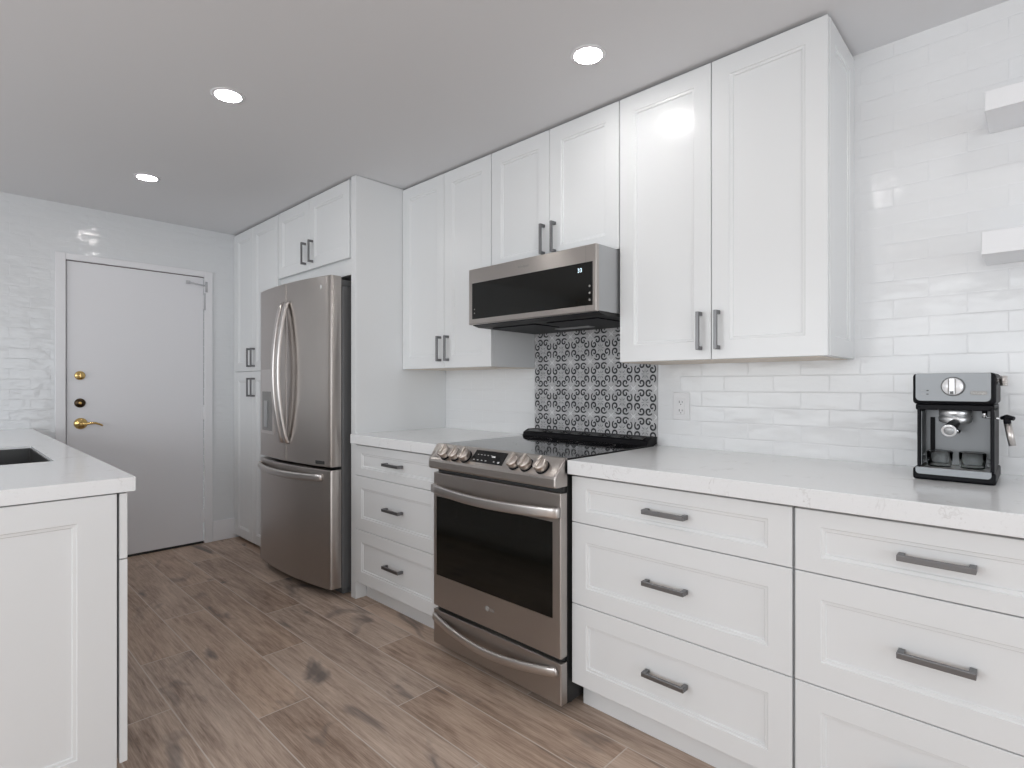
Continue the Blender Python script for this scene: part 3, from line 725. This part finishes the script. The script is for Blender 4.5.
MB(b, -0.70, -0.42, -0.40, -0.22, MZ0-0.0155, MZ0-0.011, 0.001); obj('grease_filter', b, M['black'], ud)
b = NB(); MB(b, -0.35, -0.07, -0.40, -0.22, MZ0-0.0155, MZ0-0.011, 0.001); obj('grease_filter', b, M['black'], ud)
b = NB(); MB(b, -0.49, -0.28, -0.17, -0.12, MZ0-0.0160, MZ0-0.0120, 0.001); obj('cooktop_lamp', b, M['steelside'], ud)
for kx, z, r in ((-0.036, 1.622, 0.0045), (-0.036, 1.594, 0.0045), (-0.036, 1.566, 0.0045), (-0.720, 1.592, 0.003), (-0.720, 1.573, 0.003)):
    b = NB(); cyl(b, (kx-mx, MY-0.0015-my, z-MZ0), (kx-mx, MY-0.0021-my, z-MZ0), r, n=16); obj('touch_key', b, M['logo'], gl)
writing('clock_digits', '33', 0.024, (-0.085-mx, MY-0.0018-my, 1.690-MZ0), (PI/2, 0, 0), M['led'], gl)
writing('printed_mark', 'Whirlpool', 0.016, (-0.40-mx, MY-0.0002-my, 1.755-MZ0), (PI/2, 0, 0), M['logo'], md)

# ---------------------------------------------------------------- refrigerator
FX0, FX1 = -2.562, -1.650
fr = thing('refrigerator', 'stainless steel french-door refrigerator with bottom freezer', 'refrigerator', ((FX0+FX1)/2, -0.38, 0))
fx, fy = (FX0+FX1)/2, -0.38
FM = -2.106
def curve_y(x):   # plan curve of the door faces
    q = (x-FM)/((FX1-FX0)/2); return -0.780+0.015*q-0.040*(1-q*q)
def curved_slab(x0, x1, z0, z1, yb=-0.697, bev=0.004, n=18):
    b_ = NB(); xs2 = [x0+(x1-x0)*i/n for i in range(n+1)]
    outer = []
    poly = [(x0-fx, yb-fy)]
    r = 0.010
    for i, x in enumerate(xs2):
        y = curve_y(x)
        if i == 0: poly += [(x-fx, y+r-fy), (x+r*0.3-fx, y+r*0.3-fy), (x+r-fx, y-fy)]
        elif i == n: poly += [(x-r-fx, y-fy), (x-r*0.3-fx, y+r*0.3-fy), (x-fx, y+r-fy)]
        else: poly.append((x-fx, y-fy))
    poly.append((x1-fx, yb-fy))
    m_ = len(poly)
    R = []
    for z, ins in ((z0, bev), (z0+bev, 0), (z1-bev, 0), (z1, bev)):
        ring = []
        for (a, c) in poly:
            cc = c + (ins if c < yb-fy-0.001 else 0); ring.append(b_.verts.new((a, cc, z)))
        R.append(ring)
    for p, q in zip(R, R[1:]):
        for i in range(m_):
            f = b_.faces.new((p[i], p[(i+1) % m_], q[(i+1) % m_], q[i])); f.smooth = True
    b_.faces.new(R[0][::-1]); b_.faces.new(R[-1])
    return b_
b = NB(); box(b, FX0+0.006-fx, FX1-0.002-fx, -0.690-fy, -0.030-fy, 0.035, 1.800, 0.006)
box(b, FX0+0.02-fx, FX1-0.02-fx, -0.676-fy, -0.10-fy, 0.004, 0.035); obj('body', b, M['fridgeside'], fr)
b = NB(); box(b, FX0+0.02-fx, FX1-0.012-fx, -0.6965-fy, -0.6905-fy, 0.05, 1.79); obj('door_gasket', b, M['gasket'], fr)
def sharp(o, a=0.6):
    o.data.set_sharp_from_angle(angle=a)
ld = obj('door', curved_slab(FX0, FM-0.003, 0.752, 1.853), M['steel'], fr); sharp(ld)
rd = obj('door', curved_slab(FM+0.003, FX1, 0.752, 1.853), M['steel'], fr); sharp(rd)
fd = obj('freezer_drawer', curved_slab(FX0, FX1, 0.052, 0.734), M['steel'], fr); sharp(fd)
def bow_v(x, z0, z1, n=25):
    pts = []; yb = curve_y(x)
    pts.append((x-fx, yb+0.004-fy, z1))
    for i in range(n):
        q = i/(n-1); s = math.sin(PI*q)
        pts.append((x-fx, yb-0.010-0.055*s**0.75-fy, z1-(z1-z0)*q))
    pts.append((x-fx, yb+0.004-fy, z0)); return pts
for x, par in ((FM-0.032, ld), (FM+0.030, rd)):
    b = NB(); sweep(b, bow_v(x, 0.872, 1.728), 0.0185, 0.0110, Vector((1, 0, 0)), n=20, power=3.2); obj('handle', b, M['steelh'], par)
b = NB(); pts = []
for i in range(29):
    q = i/28; x = FX0+0.020+(FX1-0.075-FX0-0.020)*q; s = math.sin(PI*q)
    pts.append((x-fx, curve_y(x)-0.008-0.038*s**0.6-fy, 0.690-0.006*s))
pts = [(pts[0][0], pts[0][1]+0.012, 0.690)]+pts+[(pts[-1][0], pts[-1][1]+0.012, 0.690)]
sweep(b, pts, 0.0200, 0.010, Vector((0, 0, 1)), n=20, power=3.2); obj('handle', b, M['steelh'], fd)
# water and ice dispenser let into the left door
b = NB()
def onface(x, d): return curve_y(x)-d
def plate(b_, x0, x1, z0, z1, d0, d1, mi=0):
    n = 6; F0 = []; F1 = []
    for i in range(n+1):
        x = x0+(x1-x0)*i/n
        F0.append((b_.verts.new((x-fx, onface(x, d0)-fy, z0)), b_.verts.new((x-fx, onface(x, d0)-fy, z1))))
        F1.append((b_.verts.new((x-fx, onface(x, d1)-fy, z0)), b_.verts.new((x-fx, onface(x, d1)-fy, z1))))
    for i in range(n):
        for quad in ((F1[i][0], F1[i+1][0], F1[i+1][1], F1[i][1]), (F0[i+1][0], F0[i][0], F0[i][1], F0[i+1][1]), (F0[i][0], F0[i+1][0], F1[i+1][0], F1[i][0]), (F0[i+1][1], F0[i][1], F1[i][1], F1[i+1][1])):
            b_.faces.new(quad).material_index = mi
    b_.faces.new((F0[0][0], F1[0][0], F1[0][1], F0[0][1])).material_index = mi; b_.faces.new((F0[n][0], F0[n][1], F1[n][1], F1[n][0])).material_index = mi
plate(b, -2.520, -2.280, 0.905, 1.325, -0.002, 0.0022)
dp = obj('dispenser', b, M['steelh'], ld)
b = NB(); plate(b, -2.495, -2.305, 0.925, 1.180, 0.0024, 0.0032); obj('dispenser_recess', b, M['recess'], dp)
b = NB(); plate(b, -2.495, -2.305, 1.195, 1.310, 0.0024, 0.0034); obj('dispenser_display', b, M['steelh'], dp)
b = NB(); plate(b, -2.430, -2.370, 0.95, 1.12, 0.0034, 0.012); obj('dispenser_paddle', b, M['steelside'], dp)
b = NB(); lathe(b, [(0.013, 0), (0.013, 0.0012), (0.0, 0.0014)], (-1.735-fx, curve_y(-1.735)+0.001-fy, 1.790), (0, -1, 0)); obj('badge', b, M['logolight'], rd)
b = NB(); plate(b, -1.780, -1.700, 0.765, 0.785, 0.0003, 0.0012); obj('label_plate', b, M['gasket'], rd)
b = NB(); box(b, FX1-0.10-fx, FX1-0.012-fx, -0.75-fy, -0.62-fy, 1.800, 1.838, 0.006); obj('hinge_cover', b, M['fridgeside'], fr)
b = NB(); box(b, FX0+0.012-fx, FX0+0.10-fx, -0.75-fy, -0.62-fy, 1.800, 1.838, 0.006); obj('hinge_cover', b, M['fridgeside'], fr)

# ---------------------------------------------------------------- floating shelves, outlet
def shelf(label, x0, z0, z1, depth):
    b_ = NB(); box(b_, x0, x0+1.10, -depth, -0.001, z0, z1, 0.002)
    tag(obj('floating_shelf', b_, M['pale']), label, 'shelf', 'floating shelves')
shelf('white floating shelf at the upper right corner, the higher one', 1.153, 2.022, 2.080, 0.205)
shelf('white floating shelf above the coffee machine, the lower one', 1.146, 1.605, 1.672, 0.205)
ot = thing('wall_outlet', 'white duplex wall outlet beside the patterned tile panel', 'outlet', (0.107, 0, 1.128))
b = NB(); box(b, -0.040, 0.040, -0.007, -0.0005, -0.062, 0.062, 0.003); obj('cover_plate', b, M['outlet'], ot)
b = NB(); box(b, -0.018, 0.018, -0.010, -0.0068, -0.036, 0.036, 0.0012); rc = obj('receptacle', b, M['outlet'], ot)
for zz in (-0.019, 0.019):
    b = NB(); box(b, -0.0085, -0.0060, -0.0104, -0.0095, zz-0.004, zz+0.006); box(b, 0.0055, 0.0080, -0.0104, -0.0095, zz-0.003, zz+0.005)
    cyl(b, (0, -0.0104, zz-0.010), (0, -0.0095, zz-0.010), 0.0025, n=10); obj('socket_slots', b, M['slot'], rc)
for zz in (-0.048, 0.048):
    b = NB(); cyl(b, (0, -0.0080, zz), (0, -0.0065, zz), 0.0028, n=12); obj('screw', b, M['outlet'], ot)

# ---------------------------------------------------------------- espresso machine
EX, EY, EZ = 1.089, -0.304, 0.946
em = thing('espresso_machine', 'black and steel espresso machine on the right worktop', 'coffee machine', (EX, EY, EZ))
def rrect(x0, x1, z0, z1, r, n=6, top=0.003):
    P_ = []
    for (cx, cz, a0, rr) in ((x1-r, z0+r, -PI/2, r), (x1-top, z1-top, 0, top), (x0+top, z1-top, PI/2, top), (x0+r, z0+r, PI, r)):
        for i in range(n+1):
            a = a0+PI/2*i/n; P_.append((cx+rr*math.cos(a), cz+rr*math.sin(a)))
    return P_
hw = 0.094
b = NB(); box(b, -hw, hw, 0.002, 0.245, 0.0, 0.034, 0.006); obj('base', b, M['black'], em)
b = NB(); prism(b, rrect(-hw+0.008, hw-0.010, 0.017, 0.0365, 0.009, top=0.002), 1, -0.005, 0.010); dt = obj('drip_tray', b, M['coffeesteel'], em)
b = NB(); box(b, -hw+0.012, hw-0.012, 0.010, 0.120, 0.034, 0.037, 0.001)
obj('drip_grid', b, M['steelh'], dt)
b = NB(); box(b, -hw+0.010, -hw+0.0175, 0.010, 0.13, 0.034, 0.215, 0.002); box(b, hw-0.013, hw-0.004, 0.010, 0.13, 0.034, 0.215, 0.002)
box(b, -hw+0.004, hw-0.004, 0.110, 0.242, 0.034, 0.215, 0.004); obj('column', b, M['black'], em)
b = NB(); box(b, -hw+0.018, hw-0.0135, 0.104, 0.1095, 0.038, 0.205, 0.001); bp_ = obj('splash_plate', b, M['darksteel'], em)
b = NB(); box(b, -0.0752, -0.0735, 0.016, 0.103, 0.040, 0.200, 0.0006); obj('side_liner', b, M['coffeesteel'], em)
b = NB(); box(b, -0.063, -0.051, 0.1015, 0.1035, 0.070, 0.180, 0.0009); obj('sight_slot', b, M['black'], bp_)
b = NB(); box(b, -hw, hw, 0.000, 0.240, 0.222, 0.3125, 0.010, 3); box(b, -hw+0.006, hw-0.004, 0.012, 0.235, 0.205, 0.222, 0.003); hd = obj('housing', b, M['black'], em)
b = NB()
# fascia with rounded lower corners
prism(b, rrect(-hw+0.008, hw-0.011, 0.232, 0.312, 0.012), 1, -0.004, 0.001); fa = obj('fascia', b, M['coffeesteel'], hd)
b = NB(); lathe(b, [(0.0275, 0), (0.0275, 0.003), (0.0255, 0.004)], (0.001, -0.004, 0.274), (0, -1, 0), n=40, mi=1)
lathe(b, [(0.0248, 0.004), (0.0240, 0.014), (0.0225, 0.016), (0.0, 0.016)], (0.001, -0.004, 0.274), (0, -1, 0), n=40)
box(b, -0.0065, 0.0065, -0.0245, -0.018, 0.252, 0.297, 0.002); box(b, -0.0042, 0.0042, -0.0250, -0.0240, 0.252, 0.261, 0, mi=1)
box(b, -0.0090, -0.0068, -0.0215, -0.0195, 0.253, 0.296, 0, mi=2); box(b, 0.0068, 0.0090, -0.0215, -0.0195, 0.253, 0.296, 0, mi=2)
obj('selector_dial', b, [M['knobwhite'], M['fridgeside'], M['logo']], fa)
for z in (0.262, 0.2515):
    b = NB(); box(b, -0.060, -0.055, -0.0048, -0.0038, z-0.0014, z+0.0014); obj('indicator_lamp', b, M['slot'], fa)
    b = NB(); box(b, -0.073, -0.064, -0.0044, -0.0038, z-0.0004, z+0.0006); obj('indicator_line', b, M['logo'], fa)
b = NB(); box(b, 0.030, 0.040, -0.0044, -0.0038, 0.289, 0.290); obj('indicator_line', b, M['logo'], fa)
b = NB(); prism(b, rrect(0.0385, 0.0755, 0.2505, 0.2610, 0.005, top=0.005), 1, -0.0050, -0.0035); np_ = obj('name_plate', b, M['logo'], fa)
writing('name_plate_letters', "De'Longhi", 0.0078, (0.057, -0.0051, 0.2557), (PI/2, 0, 0), M['logolight'], np_)
b = NB(); lathe(b, [(0.0075, 0), (0.0075, 0.0006)], (0.063, -0.0038, 0.297), (0, -1, 0), n=6); obj('round_mark', b, M['coffeesteel'], fa)
# group head and filter holder
b = NB(); lathe(b, [(0.034, 0), (0.038, 0.003), (0.038, 0.016), (0.035, 0.020)], (0.001, 0.056, 0.186), (0, 0, 1)); gh = obj('group_head', b, M['satin'], em)
b = NB(); lathe(b, [(0.032, 0), (0.038, 0.004), (0.0395, 0.017), (0.035, 0.0195)], (0.001, 0.056, 0.167), (0, 0, 1)); pf = obj('portafilter', b, M['satin'], em)
b = NB(); sweep(b, [(0.004, 0.030, 0.172), (0.003, 0.005, 0.167), (0.001, -0.030, 0.162), (0.000, -0.070, 0.156), (0.000, -0.088, 0.153)], 0.0135, 0.0135, Vector((1, 0, 0)), n=20, taper=[0.7, 0.9, 1.05, 1.15, 1.1]); hn = obj('portafilter_handle', b, M['black'], pf)
b = NB(); lathe(b, [(0.0145, 0), (0.0172, 0.002), (0.0172, 0.006), (0.0150, 0.0085), (0.0120, 0.007), (0, 0.007)], (0.000, -0.086, 0.1535), (-0.05, -0.97, -0.22)); 
hc = obj('handle_cap', b, M['satin'], hn)
b = NB(); lathe(b, [(0.0115, 0), (0.0115, 0.0012), (0, 0.0014)], (0.000, -0.0928, 0.1520), (-0.05, -0.97, -0.22)); obj('cap_disc', b, M['steelside'], hn)
b = NB(); lathe(b, [(0.010, 0), (0.012, -0.016), (0.009, -0.022)], (-0.004, 0.062, 0.168), (0, 0, 1), n=20); sweep(b, [(-0.020, 0.062, 0.140), (-0.004, 0.062, 0.148), (0.012, 0.062, 0.140)], 0.005, 0.005, Vector((0, 1, 0))); obj('coffee_spout', b, M['chrome'], pf)
# steam wand
b = NB(); cyl(b, (0.068, 0.030, 0.186), (0.068, 0.030, 0.205), 0.006); cyl(b, (0.068, 0.030, 0.187), (0.112, 0.018, 0.185), 0.0028, n=12); wd = obj('steam_wand', b, M['chrome'], em)
b = NB(); sweep(b, [(0.104, 0.018, 0.187), (0.115, 0.012, 0.190), (0.130, 0.006, 0.187)], 0.008, 0.007, Vector((0, 1, 0)), n=14, taper=[0.7, 1.1, 0.8]); cyl(b, (0.115, 0.012, 0.188), (0.117, 0.011, 0.170), 0.008); obj('wand_grip', b, M['black'], wd)
b = NB(); cyl(b, (0.117, 0.011, 0.172), (0.127, 0.006, 0.113), 0.0085, 0.0080, n=20); obj('wand_nozzle', b, M['steelh'], wd)
# steam dial at the side
b = NB(); cyl(b, (hw-0.002, 0.040, 0.290), (hw+0.006, 0.040, 0.290), 0.006); cyl(b, (hw+0.006, 0.040, 0.290), (hw+0.022, 0.040, 0.290), 0.0125, n=24)
for k in range(12):
    a = 2*PI*k/12; cyl(b, (hw+0.006, 0.040+0.012*math.cos(a), 0.290+0.012*math.sin(a)), (hw+0.022, 0.040+0.012*math.cos(a), 0.290+0.012*math.sin(a)), 0.0018, n=8)
obj('steam_dial', b, M['steelh'], hd)
# two cups on the drip grid
def cup(label, x, y, side_):
    c = thing('glass_cup', label, 'cup', (EX+x, EY+y, EZ+0.0372), 0, 'espresso cups')
    k = 1.13
    prof_ = [(0.0005, 0.003), (0.020, 0.003), (0.0225, 0.006), (0.0245, 0.044), (0.0262, 0.046), (0.0278, 0.044), (0.0255, 0.003), (0.022, 0.0002), (0.0005, 0.0002)]
    b_ = NB(); lathe(b_, [(r*k, h) for r, h in prof_], (0, 0, 0), (0, 0, 1), n=32); obj('bowl', b_, M['glass'], c)
    b_ = NB(); pts_ = [(side_*0.028, 0, 0.036)]+[(side_*(0.030+0.013*math.sin(PI*i/8)), 0, 0.036-0.026*i/8) for i in range(9)]+[(side_*0.027, 0, 0.010)]
    sweep(b_, pts_, 0.0035, 0.0028, Vector((0, 1, 0)), n=10); obj('handle', b_, M['glass'], c)
cup('small glass cup on the left of the espresso machine drip tray', -0.034, 0.045, -1)
cup('small glass cup on the right of the espresso machine drip tray', 0.040, 0.052, 1)

# ---------------------------------------------------------------- recessed lamps
def downlight(label, x, y):
    c = thing('recessed_light', label, 'ceiling light', (x, y, ZC), 0, 'recessed ceiling lights')
    b_ = NB(); n = 40
    rp = [(0.050, -0.0005), (0.050, -0.0030), (0.053, -0.0040), (0.063, -0.0025), (0.066, -0.0005)]
    rg_ = [[b_.verts.new((r*math.cos(2*PI*i/n), r*math.sin(2*PI*i/n), h)) for i in range(n)] for r, h in rp]
    for a, q in zip(rg_, rg_[1:]+rg_[:1]):
        for i in range(n): b_.faces.new((a[i], a[(i+1) % n], q[(i+1) % n], q[i])).smooth = True
    obj('trim_ring', b_, M['trimpaint'], c)
    b_ = NB(); cyl(b_, (0, 0, -0.0005), (0, 0, -0.0032), 0.0495, n=40); obj('lamp_lens', b_, M['lens'], c)
downlight('round recessed ceiling light in front of the refrigerator, between the other two', -1.165, -1.480)
downlight('round recessed ceiling light closest to the entry door', -2.467, -1.473)
downlight('round recessed ceiling light in front of the wall cabinets above the range', 0.081, -0.676)
downlight('round recessed ceiling light outside the frame on the right', 1.45, -0.90)
downlight('added round recessed ceiling light outside the frame over the near aisle', 0.55, -1.75)  # unseen lamps from here down, added to light the room
downlight('added round recessed ceiling light outside the frame behind the camera', 2.1, -2.6)
downlight('added round recessed ceiling light outside the frame over the living side', 0.3, -3.6)
downlight('added round recessed ceiling light outside the frame beyond the peninsula', -1.6, -3.3)
